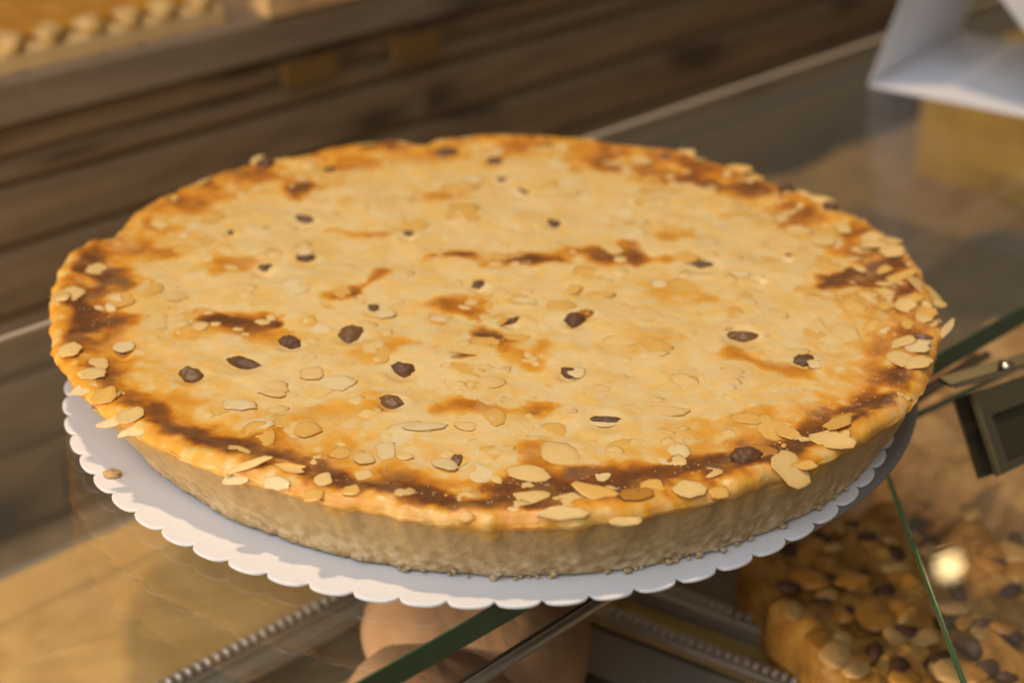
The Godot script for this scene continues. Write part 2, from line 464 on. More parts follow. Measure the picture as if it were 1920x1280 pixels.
func build_tart() -> void:
	var t := thing("almond_raisin_tart", "round baked custard tart with sliced almonds and raisins on scalloped white board", "tart", Vector3(0, BOARD_Y, 0))
	var off := Transform3D(Basis(), Vector3(0, -BOARD_Y, 0))
	for q in RAISINS:
		var p := at_y(q[0], q[1], TOP - 0.0015)
		var per := FPX / (p - CAM).length()
		raisin_at.append([p.x, p.z, maxf(0.0024, q[2] / per * 0.55)])
	# filling surface
	var tex := paint_top()
	var m := StandardMaterial3D.new()
	m.albedo_texture = tex[0]
	m.roughness_texture = tex[1]
	m.roughness_texture_channel = BaseMaterial3D.TEXTURE_CHANNEL_RED
	m.roughness = 1.0
	m.heightmap_enabled = true
	m.heightmap_texture = tex[2]
	m.heightmap_scale = 0.03
	m.subsurf_scatter_enabled = true
	m.subsurf_scatter_strength = 0.08
	m.clearcoat_enabled = true
	m.clearcoat = 0.14
	m.clearcoat_roughness = 0.25
	var rows := []
	var uvs := []
	var nr := 130
	var nc := 480
	for i in nr + 1:
		var row := []
		var ur := []
		var f := float(i) / nr
		f = 1.0 - pow(1.0 - f, 1.35)
		for j in nc:
			var a := -TAU * j / nc
			var r := rim_at(a) * f
			var x := cos(a) * r
			var z := sin(a) * r
			row.append(Vector3(x, top_h(x, z), z))
			ur.append(Vector2((x + 0.152) / 0.304, (z + 0.152) / 0.304))
		rows.append(row)
		uvs.append(ur)
	# edge of the custard layer, turning under the rim
	var under := [[0.0001, 0.0025], [0.0, 0.0031], [-0.0003, 0.0037], [-0.0008, 0.0042], [-0.0024, 0.0046]]
	for s in under:
		var row := []
		var ur := []
		for j in nc:
			var a := -TAU * j / nc
			var r: float = rim_at(a)
			var wob := 0.0004 * noise.get_noise_3d(cos(a) * 1000.0 + 77.0, s[1] * 7000.0, sin(a) * 1000.0) + 0.0006 * noise.get_noise_3d(cos(a) * 3600.0 + 7.0, s[1] * 26000.0, sin(a) * 3600.0)
			r += s[0] + wob * (0.4 if s[0] > 0 else 1.0)
			row.append(Vector3(cos(a) * r, TOP - 0.0018 - s[1] + wob * 1.6, sin(a) * r))
			var ru := minf(r, 0.1505) - 0.0012
			ur.append(Vector2((cos(a) * ru + 0.152) / 0.304, (sin(a) * ru + 0.152) / 0.304))
		rows.append(row)
		uvs.append(ur)
	put("filling", grid(rows, true, false, [], uvs), m, t, off)

	# pastry shell: a sandy wall that leans in towards its foot
	nc = 900
	var crows := []
	var ccols := []
	var levels := 30
	for i in levels + 1:
		var f := float(i) / levels
		var row := []
		var cr := []
		for j in nc:
			var a := -TAU * j / nc
			var ca := cos(a)
			var sa := sin(a)
			var hx := ca * 0.131
			var hz := sa * 0.131
			var hy := f * 0.021
			var big := noise.get_noise_3d(hx * 7000.0, hy * 7000.0, hz * 7000.0)
			var fine := noise.get_noise_3d(hx * 26000.0, hy * 26000.0, hz * 26000.0)
			var tiny := noise.get_noise_3d(hx * 60000.0, hy * 60000.0, hz * 60000.0)
			var foot := Vector2(0.0036, 0.002) * f
			var r := lerpf(rim_at(a) - 0.0010, 0.1242, pow(f, 1.1))
			var crumbly := smoothstep(0.55, 1.0, f)
			r += 0.0006 * big + 0.00022 * fine + 0.00016 * tiny + (0.0006 * fine + 0.0006 * tiny) * crumbly
			if i == levels: r -= 0.0012
			var y := lerpf(TOP - 0.0052, BOARD_Y + 0.0004, f)
			if f > 0.9: y += 0.0009 * maxf(0.0, fine + 0.5 * tiny)
			row.append(Vector3(ca * r + foot.x, y, sa * r + foot.y))
			var c := Color(0.47, 0.315, 0.135)  # base colour darkened for shade under the lip; crumbs paler below
			c = c.lerp(Color(0.55, 0.29, 0.04), clampf(1.0 - f * 5.0 + 1.6 * big + 0.8 * fine, 0.0, 1.0) * 0.8)
			c = c.lerp(Color(0.58, 0.44, 0.25), clampf(smoothstep(0.25, 0.9, f) * (0.5 + 1.8 * fine), 0.0, 1.0))
			c = c.lerp(Color(0.38, 0.24, 0.09), clampf(tiny * 2.2 - 0.4, 0.0, 1.0) * (0.5 + 0.5 * crumbly))
			c = c * (1.0 + 0.10 * big + 0.09 * fine + 0.06 * tiny)
			cr.append(c)
		crows.append(row)
		ccols.append(cr)
	var cm := StandardMaterial3D.new()
	cm.vertex_color_use_as_albedo = true
	cm.roughness = 0.85
	cm.heightmap_enabled = true
	cm.heightmap_texture = noise_tex(256, 0.03, [Color.BLACK, Color(0.5, 0.5, 0.5), Color.WHITE], 9, 5)
	cm.heightmap_scale = 0.025
	cm.uv1_triplanar = true
	cm.uv1_scale = Vector3.ONE * 45.0
	put("crust", grid(crows, true, false, ccols), cm, t, off)
	# closed underside
	var foot_ring := PackedVector2Array()
	for j in 96:
		foot_ring.append(Vector2(cos(TAU * j / 96) * 0.1215 + 0.0036, sin(TAU * j / 96) * 0.1215 + 0.002))
	put("base", prism(foot_ring, 0.0002, 0.003), mat(lin(0.45, 0.32, 0.16), 0.9), t)

	# raisins
	var rm := [mat(lin(0.125, 0.054, 0.019), 0.58), mat(lin(0.19, 0.092, 0.034), 0.45), mat(lin(0.42, 0.17, 0.015), 0.3)]
	for k in rm:
		k.clearcoat_enabled = true
		k.clearcoat = 0.08
		k.clearcoat_roughness = 0.3
	var rmesh := []
	for k in 6: rmesh.append(lump(k + 3, 0.5, 0.34, 0.36, 0.20, 110.0, 20, 34, 0.11))
	for k in RAISINS.size():
		var q: Array = RAISINS[k]
		var c: Array = raisin_at[k]
		var p := at_y(q[0], q[1], top_h(c[0], c[1]) + 0.0006)
		var per := FPX / (p - CAM).length()
		var len_: float = q[2] / per
		var deep := clampf(q[3] / per / 0.62, 0.0035, 0.0095)
		var tall := clampf(deep * 0.75, 0.003, 0.0058)
		var bs := Basis(Vector3.UP, deg_to_rad(q[4] * 1.6)) * Basis.from_scale(Vector3(len_ * 1.1, tall * 1.45, deep * 1.2))
		put("raisin", rmesh[k % 6], rm[q[5]], t, Transform3D(bs, Vector3(p.x, p.y - BOARD_Y - 0.0002, p.z)))

	# sliced almonds
	var fmesh := []
	for k in 14: fmesh.append(flake_mesh(k))
	var fm := []
	for c in [Color(0.84, 0.58, 0.22), Color(0.80, 0.47, 0.11), Color(0.55, 0.24, 0.035), Color(0.84, 0.65, 0.33)]:
		var k := mat(lin(c.r, c.g, c.b), 0.36)
		k.vertex_color_use_as_albedo = true
		k.clearcoat_enabled = true
		k.clearcoat = 0.15
		k.clearcoat_roughness = 0.3
		fm.append(k)
	var idx := 0
	for q in FLAKES:
		var p0 := at_y(q[0], q[1], TOP - 0.0015)
		var rr := rim_at(atan2(p0.z, p0.x))
		var rad := Vector2(p0.x, p0.z).length()
		var y := TOP - 0.003
		if rad < rr - 0.001: y = top_h(p0.x, p0.z)
		var p := at_y(q[0], q[1], y)
		rad = Vector2(p.x, p.z).length()
		if rad > rr + 0.0015:          # over the edge: the flake hangs on the rim
			p = Vector3(p.x, p.y, p.z) * Vector3((rr + 0.0008) / rad, 1, (rr + 0.0008) / rad)
			p.y = TOP - 0.0045
		elif rad < rr - 0.001:
			p.y = top_h(p.x, p.z)
		var per := FPX / (p - CAM).length()
		var len_: float = q[2] / per
		# tilt across is counted outwards from the tart's middle
		var outw := Vector3(p.x, 0, p.z).normalized()
		var seen := deg_to_rad(clampf(29.0 - float(q[5]) * outw.z, 14.0, 80.0))
		var wid := clampf(q[3] / per / sin(seen), 0.003, 0.010)
		var axis := Vector3.UP.cross(outw).normalized()
		var bs := Basis(axis, deg_to_rad(-float(q[5]))) * Basis(Vector3(0, 0, 1), deg_to_rad(q[6])) * Basis(Vector3.UP, deg_to_rad(q[4] * 1.5)) * Basis.from_scale(Vector3(len_, 0.0045, wid))
		put("almond_flake", fmesh[idx % 14], fm[q[7]], t, Transform3D(bs, p + Vector3(0, q[8] * 0.00035 - BOARD_Y, 0)))
		idx += 1
	rng.seed = 4242
	var loose := []
	var tries := 0
	while loose.size() < 620 and tries < 9000:
		tries += 1
		var a := rng.randf() * TAU
		var f := sqrt(rng.randf())
		if rng.randf() < 0.08: f = rng.randf_range(0.88, 0.96)
		var r := rim_at(a) * f
		var x := cos(a) * r
		var z := sin(a) * r
		var bad := false
		if f > 0.86 and not (sin(a) > -0.75 and sin(a) < 0.3 and cos(a) > 0.0) and rng.randf() < 0.72: continue
		for q in raisin_at:
			if Vector2(x - q[0], z - q[1]).length() < q[2] + 0.0035: bad = true
		if bad: continue
		loose.append([x, z, f])
	var stuff := begin()
	for k in loose.size():
		var q: Array = loose[k]
		var big := k < 222
		var len_ := rng.randf_range(0.0095, 0.0165) if big else rng.randf_range(0.004, 0.009)
		var wid := len_ * rng.randf_range(0.48, 0.72)
		var near_rim: bool = q[2] > 0.88
		var y := top_h(q[0], q[1])
		var e := 0.003
		var nrm := Vector3(top_h(q[0] - e, q[1]) - top_h(q[0] + e, q[1]), 2 * e, top_h(q[0], q[1] - e) - top_h(q[0], q[1] + e)).normalized()
		var tilt := rng.randf_range(-1, 1) * (5.0 if near_rim else 2.2)
		var ax := Vector3(cos(k * 2.4), 0, sin(k * 2.4))
		var bs := Basis(Quaternion(Vector3.UP, nrm)) * Basis(ax, deg_to_rad(tilt)) * Basis(Vector3.UP, rng.randf() * TAU) * Basis.from_scale(Vector3(len_, 0.0040, wid))
		var lift := rng.randf_range(-0.00035, 0.0) if near_rim else rng.randf_range(-0.00022, -0.00010)
		var tone := 0
		var pick := rng.randf()
		if near_rim: tone = 1 if pick < 0.5 else (2 if pick < 0.62 else 0)
		else: tone = 1 if pick < 0.42 else (3 if pick > 0.84 else 0)
		var tr := Transform3D(bs, Vector3(q[0], y + lift - BOARD_Y, q[1]))
		if big:
			put("almond_flake", fmesh[k % 14], fm[tone], t, tr)
		else:
			stuff.append_from(fmesh[k % 14], 0, tr)
	var sm := put("almond_fragments", stuff.commit(), fm[0], t)
	sm.set_meta("kind", "stuff")
	# tiny glossy grains added for the glints on the top
	var glints := begin()
	var grain := SphereMesh.new()
	grain.radius = 0.5
	grain.height = 1.0
	grain.radial_segments = 6
	grain.rings = 3
	for k in 520:
		var a := rng.randf() * TAU
		var f := sqrt(rng.randf())
		if k > 170:
			a = rng.randf_range(-0.1, 1.9) if rng.randf() < 0.7 else rng.randf_range(2.9, 3.8)
			f = rng.randf_range(0.86, 0.95)
		var r := rim_at(a) * f
		var s := rng.randf_range(0.00022, 0.00046)
		glints.append_from(grain, 0, Transform3D(Basis.from_scale(Vector3.ONE * s), Vector3(cos(a) * r, top_h(cos(a) * r, sin(a) * r) + s * 0.25 - BOARD_Y, sin(a) * r)))
	var gm := mat(lin(0.75, 0.6, 0.42), 0.08)
	var so := put("glint_grains", glints.commit(), gm, t)
	so.set_meta("kind", "stuff")
	# crumbs clinging to the foot of the shell
	var crm := [mat(lin(0.56, 0.42, 0.23), 0.9), mat(lin(0.48, 0.34, 0.17), 0.9)]
	var cmesh := [lump(31, 0.5, 0.4, 0.45, 0.5, 80.0, 6, 9), lump(32, 0.5, 0.3, 0.4, 0.6, 80.0, 6, 9), lump(33, 0.5, 0.35, 0.5, 0.6, 90.0, 6, 9)]
	for k in 60:
		var a := rng.randf_range(0.55, 2.25)
		if k < 26: a = rng.randf_range(1.1, 1.8)
		var s := rng.randf_range(0.0008, 0.0026)
		var r := 0.1240 + rng.randf_range(-0.0004, 0.0014)
		var p := Vector3(cos(a) * r + 0.0036, rng.randf_range(0.2, 0.45) * s + rng.randf_range(0.0, 0.0016), sin(a) * r + 0.002)
		put("crumb", cmesh[k % 3], crm[k % 2], t, Transform3D(Basis(Vector3.UP, k * 1.3) * Basis.from_scale(Vector3.ONE * s), p))

func build_board() -> void:
	# scalloped white card
	var c := Vector3(-0.0046, 0, 0.0075)
	var count := 66
	var per := 10
	var rows := []
	var spec := [[0.0, 0.0, 0], [0.90, 0.0, 0], [0.955, 0.0, 0], [0.965, 0.0, 0], [0.993, 0.00010, 1], [0.9975, 0.00012, 1], [0.9985, 0.0001, 1], [0.9995, -0.00005, 1], [1.0, -0.0003, 1], [0.9995, -0.0008, 1], [0.997, -0.0009, 1], [0.98, -0.0009, 1], [0.0, -0.0009, 0]]
	for s in spec:
		var row := []
		for k in count * per:
			var a := -TAU * k / (count * per)
			var ph := fposmod(float(k) / per, 1.0)
			var bump := sqrt(maxf(0.0, 1.0 - pow(absf(ph - 0.5) * 2.0, 2.2)))
			var r := 0.1288 + 0.0029 * bump
			if s[2] == 0: r = 0.1288
			r *= s[0]
			row.append(Vector3(cos(a) * r, s[1], sin(a) * r))
		rows.append(row)
	var m := mat(lin(0.80, 0.79, 0.77), 0.5)
	m.heightmap_enabled = true
	m.heightmap_texture = noise_tex(256, 0.02, [Color(0.3, 0.3, 0.3), Color(0.5, 0.5, 0.5), Color(0.7, 0.7, 0.7)], 5)
	m.heightmap_scale = 0.006
	m.uv1_triplanar = true
	m.uv1_scale = Vector3.ONE * 20.0
	var o := put("cake_board", grid(rows, true), m)
	o.position = c + Vector3(0, BOARD_Y, 0)
	tag(o, "round white card board with scalloped edge under the tart", "cake board")
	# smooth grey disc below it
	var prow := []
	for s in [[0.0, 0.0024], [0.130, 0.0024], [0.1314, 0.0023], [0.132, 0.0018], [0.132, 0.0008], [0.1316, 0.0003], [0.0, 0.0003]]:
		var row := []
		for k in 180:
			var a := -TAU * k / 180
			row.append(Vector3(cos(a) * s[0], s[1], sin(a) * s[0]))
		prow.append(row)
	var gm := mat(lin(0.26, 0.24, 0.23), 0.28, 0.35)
	var d := put("grey_disc", grid(prow, true), gm)
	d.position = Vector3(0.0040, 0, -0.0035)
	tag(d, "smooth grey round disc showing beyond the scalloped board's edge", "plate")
	var p := at_y(210, 887, BOARD_Y + 0.001)
	var cr := put("pastry_crumb", lump(77, 0.0027, 0.0012, 0.0016, 0.6, 90.0, 10, 14), mat(lin(0.6, 0.36, 0.14), 0.8))
	cr.position = p
	tag(cr, "small golden pastry crumb lying on the scalloped board", "crumb")

func glass_pane(called: String, outline: PackedVector2Array, y0: float, y1: float, label: String, edge_mat: Material, pane_mat: Material) -> Node3D:
	var t := thing(called, label, "glass shelf", Vector3(0, y0, 0))
	if not Geometry2D.is_polygon_clockwise(outline): outline.reverse()
	var tri := Geometry2D.triangulate_polygon(outline)
	for side in [[y1 - y0, "upper_face"], [0.0, "lower_face"]]:
		var st := begin()
		for k in range(0, tri.size(), 3):
			var p := [outline[tri[k]], outline[tri[k + 1]], outline[tri[k + 2]]]
			var up: bool = (p[1] - p[0]).cross(p[2] - p[0]) > 0
			if up != (side[1] == "upper_face"): p.reverse()
			for q in p: st.add_vertex(Vector3(q.x, side[0], q.y))
		put(side[1], done(st), pane_mat, t)
	for k in outline.size():
		var a := outline[k]
		var b := outline[(k + 1) % outline.size()]
		var inw := Vector2(a.y - b.y, b.x - a.x).normalized()
		var mid := (a + b) * 0.5
		if not Geometry2D.is_point_in_polygon(mid + inw * 0.002, outline): inw = -inw
		var h := y1 - y0 - 0.0002
		var w := 0.0007
		var ring := PackedVector2Array([a, b, b + inw * w, a + inw * w])
		var mid_n := Vector3(mid.x, 0, mid.y).dot(N)
		if called == "glass_shelf" and mid_n > -0.05: continue
		put("polished_edge", prism(ring, 0.0001, h, 0.0002), edge_mat, t)
	return t

func build_glass() -> void:
	var pane := StandardMaterial3D.new()
	pane.transparency = BaseMaterial3D.TRANSPARENCY_ALPHA
	pane.albedo_color = Color(0.5, 0.56, 0.5, 0.02)
	pane.roughness = 0.0
	pane.metallic_specular = 0.5
	var edge := mat(lin(0.03, 0.085, 0.036), 0.12)
	edge.clearcoat_enabled = true
	edge.clearcoat = 0.6
	var o := PackedVector2Array()
	for q in [[-0.75, -0.0952], [0.85, -0.0952], [0.85, 0.125], [-0.75, 0.125]]:
		var p := un(q[0], q[1], 0)
		o.append(Vector2(p.x, p.z))
	glass_pane("glass_shelf", o, -0.008, 0.0, "clear glass shelf with dark green edge carrying the tart", edge, pane)
	var strip := put("edge_highlight", box(-0.75, 0.85, 0.0004, 0.0016, -0.0012, 0.0012, 0.0003), mat(lin(0.55, 0.46, 0.34), 0.35, 0.3))  # pale strip paints the light caught along the rear glass edge
	strip.position = un(0, 0.1238, 0)
	strip.rotation_degrees.y = 45
	tag(strip, "thin pale strip painted as the highlight on the rear edge of the glass shelf", "trim")
	# second sheet, lower, at the counter's corner
	var y := -0.030
	var a := at_y(1670, 900, y)
	var b := at_y(1810, 1280, y)
	var dir := (b - a).normalized()
	var c := at_y(1730, 765, y)
	var e := at_y(1810, 727, y)
	var back := (e - c).normalized()
	# corner where the two edges meet
	var den := dir.x * back.z - dir.z * back.x
	var s := ((c.x - a.x) * back.z - (c.z - a.z) * back.x) / den
	var corner := a + dir * s
	var far := corner + back * 0.34
	var near := a + dir * 0.30
	glass_pane("corner_glass_sheet", PackedVector2Array([Vector2(corner.x, corner.z), Vector2(far.x, far.z), Vector2(far.x + 0.02, near.z), Vector2(near.x, near.z)]), y - 0.003, y, "lower clear glass sheet above the raisin pastry with thin green edge", edge, pane)
	# bright metal rail
	var r0 := at_y(890, 1280, -0.028)
	var r1 := at_y(1140, 1120, -0.028)
	var rd := (r1 - r0).normalized()
	var rail := thing("shelf_rail", "thin steel rail running over the floury buns below the glass shelf", "rail", r0 - rd * 0.15)
	put("bar", tube([Vector3.ZERO, rd * 0.42], 0.0017, 10), mat(lin(0.42, 0.38, 0.33), 0.3, 0.9), rail)
	put("backing_strip", tube([Vector3(-0.003, -0.0015, -0.0015), rd * 0.42 + Vector3(-0.003, -0.0015, -0.0015)], 0.0014, 8), mat(lin(0.03, 0.022, 0.015), 0.4), rail)

func build_card() -> void:
	var a := at_y(1630, 160, 0.0006)
	var b := at_y(1800, 60, 0.0006)
	var c := at_y(1920, 217, 0.0006)
	var acr := (c - a).normalized()
	var width := 0.11
	var m := mat(lin(0.80, 0.79, 0.80), 0.55)
	m.backlight_enabled = true
	m.backlight = Color(0.12, 0.12, 0.12)
	var t := thing("tent_card", "folded white paper tent card standing on glass with mirrored reflection", "card", a)
	var o := Vector3.ZERO
	var ab := b - a
	put("base_flap", plate(o, ab, ab + acr * width, acr * width, 0.0004), m, t)
	# left face leans over the base: find the lean from the edge that rises to pixel (1690, 0)
	var d := ray(1692, 0)
	# solve a + acr*p + up*q = CAM + d*k
	var rhs := CAM - a
	var bas := Basis(acr, Vector3.UP, -d)
	var sol := bas.inverse() * rhs
	var rise := (acr * sol.x + Vector3.UP * sol.y)
	rise = rise / rise.y * 0.085
	put("left_face", plate(o + Vector3(0, 0.0006, 0), rise, rise + ab, ab + Vector3(0, 0.0006, 0), 0.0004), m, t)
	var foot := acr * width
	put("right_face", plate(foot + Vector3(0, 0.0006, 0), foot + ab + Vector3(0, 0.0006, 0), rise + ab + acr * 0.0008, rise + acr * 0.0008, 0.0004), m, t)

func build_clip() -> void:
	# metal label holder clamped on the front edge of the glass
	var steel := mat(lin(0.20, 0.175, 0.115), 0.24, 0.9)
	var dark := mat(lin(0.055, 0.047, 0.026), 0.36, 0.3)
	var bright := mat(lin(0.6, 0.55, 0.45), 0.2, 1.0)
	var p := at_y(1768, 718, 0.001)
	var q := at_y(1925, 672, 0.001)
	var x := (q - p).normalized()
	var z := Vector3.UP.cross(x).normalized() * -1.0
	if z.z < 0: z = -z
	var t := thing("label_holder", "dark metal price label holder clamped to the shelf's green glass edge", "label holder", p)
	var strip := put("clamp_strip", plate(-z * 0.002, x * 0.075 - z * 0.002, x * 0.075 + z * 0.0045, z * 0.0035, -0.0012), steel, t)
	put("clamp_lip", plate(z * 0.0045 + Vector3(0, 0.0014, 0), x * 0.075 + z * 0.0050 + Vector3(0, 0.0014, 0), x * 0.075 + z * 0.006 + Vector3(0, 0.0004, 0), z * 0.0055 + Vector3(0, 0.0004, 0), -0.0008), bright, strip)
	put("rivet", lump(50, 0.0028, 0.0018, 0.0028, 0.0, 1.0, 8, 14), bright, strip, Transform3D(Basis(), at_y(1888, 684, 0.0035) - p))
	# front plate, hanging down towards the viewer
	var up0 := at_y(1822, 738, -0.002)
	var up1 := at_y(1935, 700, -0.002)
	var lo0 := at_y(1872, 893, -0.022)
	var lo1 := at_y(1990, 835, -0.022)
	var face := put("front_plate", plate(up0 - p, up1 - p, lo1 - p, lo0 - p, 0.0012), dark, t)
	# raised border of the plate
	var frame := func(s: float, r: float) -> Vector3: return (up0.lerp(up1, s)).lerp(lo0.lerp(lo1, s), r) - p
	var nrm: Vector3 = (up1 - up0).cross(lo0 - up0).normalized()
	if nrm.z < 0: nrm = -nrm
	for e in [[0.0, 0.0, 0.14, 1.0], [0.14, 0.0, 1.0, 0.32], [0.14, 0.9, 1.0, 1.0]]:
		var k := nrm * 0.0018
		put("border", plate(frame.call(e[0], e[1]) + k, frame.call(e[2], e[1]) + k, frame.call(e[2], e[3]) + k, frame.call(e[0], e[3]) + k, 0.0014), mat(lin(0.12, 0.105, 0.062), 0.3, 0.5), face)
	var b0 := at_y(1790, 748, -0.006)
	var b1 := at_y(1824, 738, -0.006)
	var b2 := at_y(1868, 888, -0.030)
	var b3 := at_y(1838, 897, -0.030)
	put("back_plate", plate(b0 - p, b1 - p, b2 - p, b3 - p, 0.0012), dark, t)

func wood_tex(seed_: int, a: Color, b: Color, c: Color) -> ImageTexture:
	var w := 512
	var h := 128
	var im := Image.create(w, h, false, Image.FORMAT_RGB8)
	var fn := FastNoiseLite.new()
	fn.seed = seed_
	fn.frequency = 1.0
	fn.fractal_octaves = 3
	var r := RandomNumberGenerator.new()
	r.seed = seed_
	var knots := []
	for k in 3: knots.append(Vector2(r.randf() * w, r.randf_range(0.2, 0.8) * h))
	for y in h:
		for x in w:
			var warp := 0.0
			var dark := 0.0
			for k in knots:
				var d := Vector2((x - k.x) * 0.45, y - k.y).length()
				warp += 14.0 * exp(-d * d / 500.0)
				dark += exp(-d * d / 90.0)
			var v := fn.get_noise_2d(x * 0.006, (y + warp) * 0.07) + 0.6 * fn.get_noise_2d(x * 0.02 + 50, (y + warp) * 0.25)
			var col := b.lerp(a, clampf(v, 0, 1)).lerp(c, clampf(-v, 0, 1))
			col = col.lerp(c * 0.4, clampf(dark, 0, 0.9))
			im.set_pixel(x, y, col.linear_to_srgb())
	return ImageTexture.create_from_image(im)

func build_background() -> void:
	# lower shelf
	var sm := tri_mat(noise_tex(256, 0.02, [lin(0.12, 0.083, 0.047), lin(0.16, 0.112, 0.063), lin(0.21, 0.15, 0.086)], 14), 6.0, 0.45)
	var sh := put("lower_shelf", box(-0.8, 1.8, -0.02, 0.0, -1.0, 0.32, 0.002), sm)
	sh.position = un(0, -0.33, SHELF_Y)
	sh.rotation_degrees.y = 45
	sh.position = un(0, 0.0, SHELF_Y)
	tag(sh, "", "", "", "structure")
	var pf := put("platform", box(-0.8, 0.46, -0.079, -0.0008, -0.165, 0.7, 0.002), sm)
	pf.position = un(0, 0, GOODS_Y)
	pf.rotation_degrees.y = 45
	tag(pf, "", "", "", "structure")
	# plank wall
	var wn := 0.30
	var wall := Node3D.new()
	wall.name = "plank_wall"
	add_child(wall)
	wall.position = un(0, wn, SHELF_Y)
	wall.rotation_degrees.y = 45
	tag(wall, "", "", "", "structure")
	var wm := []
	for k in 4:
		var m := StandardMaterial3D.new()
		m.albedo_texture = wood_tex(60 + k, Color(0.205, 0.137, 0.075), Color(0.165, 0.109, 0.058), Color(0.105, 0.067, 0.035))
		m.roughness = 0.6
		wm.append(m)
	rng.seed = 77
	var edges := [0.0, 0.045, 0.083, 0.113, 0.147, 0.176, 0.189, 0.206]
	for k in edges.size() - 1:
		var proud := rng.randf_range(0.0, 0.0035)
		var x0 := -0.7
		var cutx := rng.randf_range(0.1, 0.5)
		for seg in [[-0.7, cutx - 0.0003], [cutx + 0.0003, 1.9]]:
			var st := begin()
			st.set_smooth_group(-1)
			var lo: float = edges[k] + 0.0007
			var hi: float = edges[k + 1] - 0.0007
			var prof := [Vector2(-0.03, lo), Vector2(-0.004 + proud, lo), Vector2(proud, lo + 0.004), Vector2(proud, hi - 0.004), Vector2(-0.004 + proud, hi), Vector2(-0.03, hi)]
			for j in prof.size():
				var a: Vector2 = prof[j]
				var b: Vector2 = prof[(j + 1) % prof.size()]
				var q := [Vector3(seg[0], a.y, a.x), Vector3(seg[0], b.y, b.x), Vector3(seg[1], b.y, b.x), Vector3(seg[1], a.y, a.x)]
				var va := float(j) / 6.0
				var vb := float(j + 1) / 6.0
				var uvq := [Vector2(seg[0] * 2.2 + k * 0.37, va), Vector2(seg[0] * 2.2 + k * 0.37, vb), Vector2(seg[1] * 2.2 + k * 0.37, vb), Vector2(seg[1] * 2.2 + k * 0.37, va)]
				for v in [0, 1, 2, 0, 2, 3]:
					st.set_uv(uvq[v])
					st.add_vertex(q[v])
			put("plank", done(st), wm[(k * 3 + (0 if seg[0] < 0 else 1)) % 4], wall)
	put("backing", box(-0.75, 1.95, 0.0, 0.206, -0.06, -0.031), mat(lin(0.012, 0.008, 0.005), 0.9), wall)
	# upper ledge on the wall, carrying two cakes
	var lm := StandardMaterial3D.new()
	lm.albedo_texture = wood_tex(91, Color(0.21, 0.155, 0.10), Color(0.17, 0.125, 0.08), Color(0.12, 0.085, 0.05))
	lm.uv1_triplanar = true
	lm.uv1_scale = Vector3(2, 8, 8)
	lm.roughness = 0.5
	put("ledge", box(-0.75, 1.95, 0.209, 0.229, -0.9, 0.012, 0.003), lm, wall)
	# small amber rectangles on the planks
	for q in [[582, 131, "nearer to the orange cake"], [782, 84, "farther from the orange cake"]]:
		var p := at_n(q[0], q[1], wn - 0.011)
		var tg := put("amber_rectangle", box(-0.016, 0.016, -0.006, 0.006, -0.0008, 0.0008, 0.0004), mat(lin(0.13, 0.068, 0.012), 0.6))
		tg.position = p
		tg.rotation_degrees.y = 45
		tag(tg, "small amber rectangle on the dark planks, " + q[2], "tag", "amber rectangles on the plank wall")
	# apricot cake with piped cream along its edge
	var ly := SHELF_Y + 0.229
	var p0 := at_y(430, 48, ly)
	var u1 := p0.dot(U)
	var n0 := p0.dot(N) + 0.004
	var cake := thing("apricot_cake", "glossy orange glazed slab cake with piped cream dots on the upper ledge", "cake", un(u1, n0, ly), 45)
	var om := tri_mat(noise_tex(128, 0.03, [lin(0.36, 0.15, 0.012), lin(0.45, 0.20, 0.018), lin(0.52, 0.26, 0.03)], 21), 14.0, 0.3)
	put("cake_body", box(-0.36, -0.006, 0.002, 0.016, -0.26, -0.006, 0.003), om, cake)
	var border := put("cream_border", box(-0.37, 0.0, 0.0, 0.010, -0.27, 0.0, 0.003), mat(lin(0.50, 0.34, 0.15), 0.6), cake)
	var dot := lump(5, 0.0082, 0.0048, 0.007, 0.35, 90.0, 10, 14)
	var creamm := mat(lin(0.46, 0.29, 0.10), 0.6)
	for k in 18:
		put("cream_dot", dot, creamm, border, Transform3D(Basis(Vector3.UP, k * 0.9), Vector3(-0.010 - k * 0.0195, 0.0115, -0.006)))
	for k in 8:
		put("cream_dot", dot, creamm, border, Transform3D(Basis(Vector3.UP, k * 0.7), Vector3(-0.007, 0.014, -0.03 - k * 0.0215)))
	var p1 := at_y(505, 34, ly)
	var bun := thing("pale_slab_cake", "pale tan slab cake on the ledge beside the orange cake", "cake", un(p1.dot(U), p1.dot(N), ly), 45)
	put("cake_body", box(0.0, 0.13, 0.0, 0.03, -0.2, 0.0, 0.008), tri_mat(noise_tex(128, 0.03, [lin(0.38, 0.22, 0.09), lin(0.48, 0.29, 0.13), lin(0.56, 0.36, 0.17)], 22), 14.0, 0.7), bun)

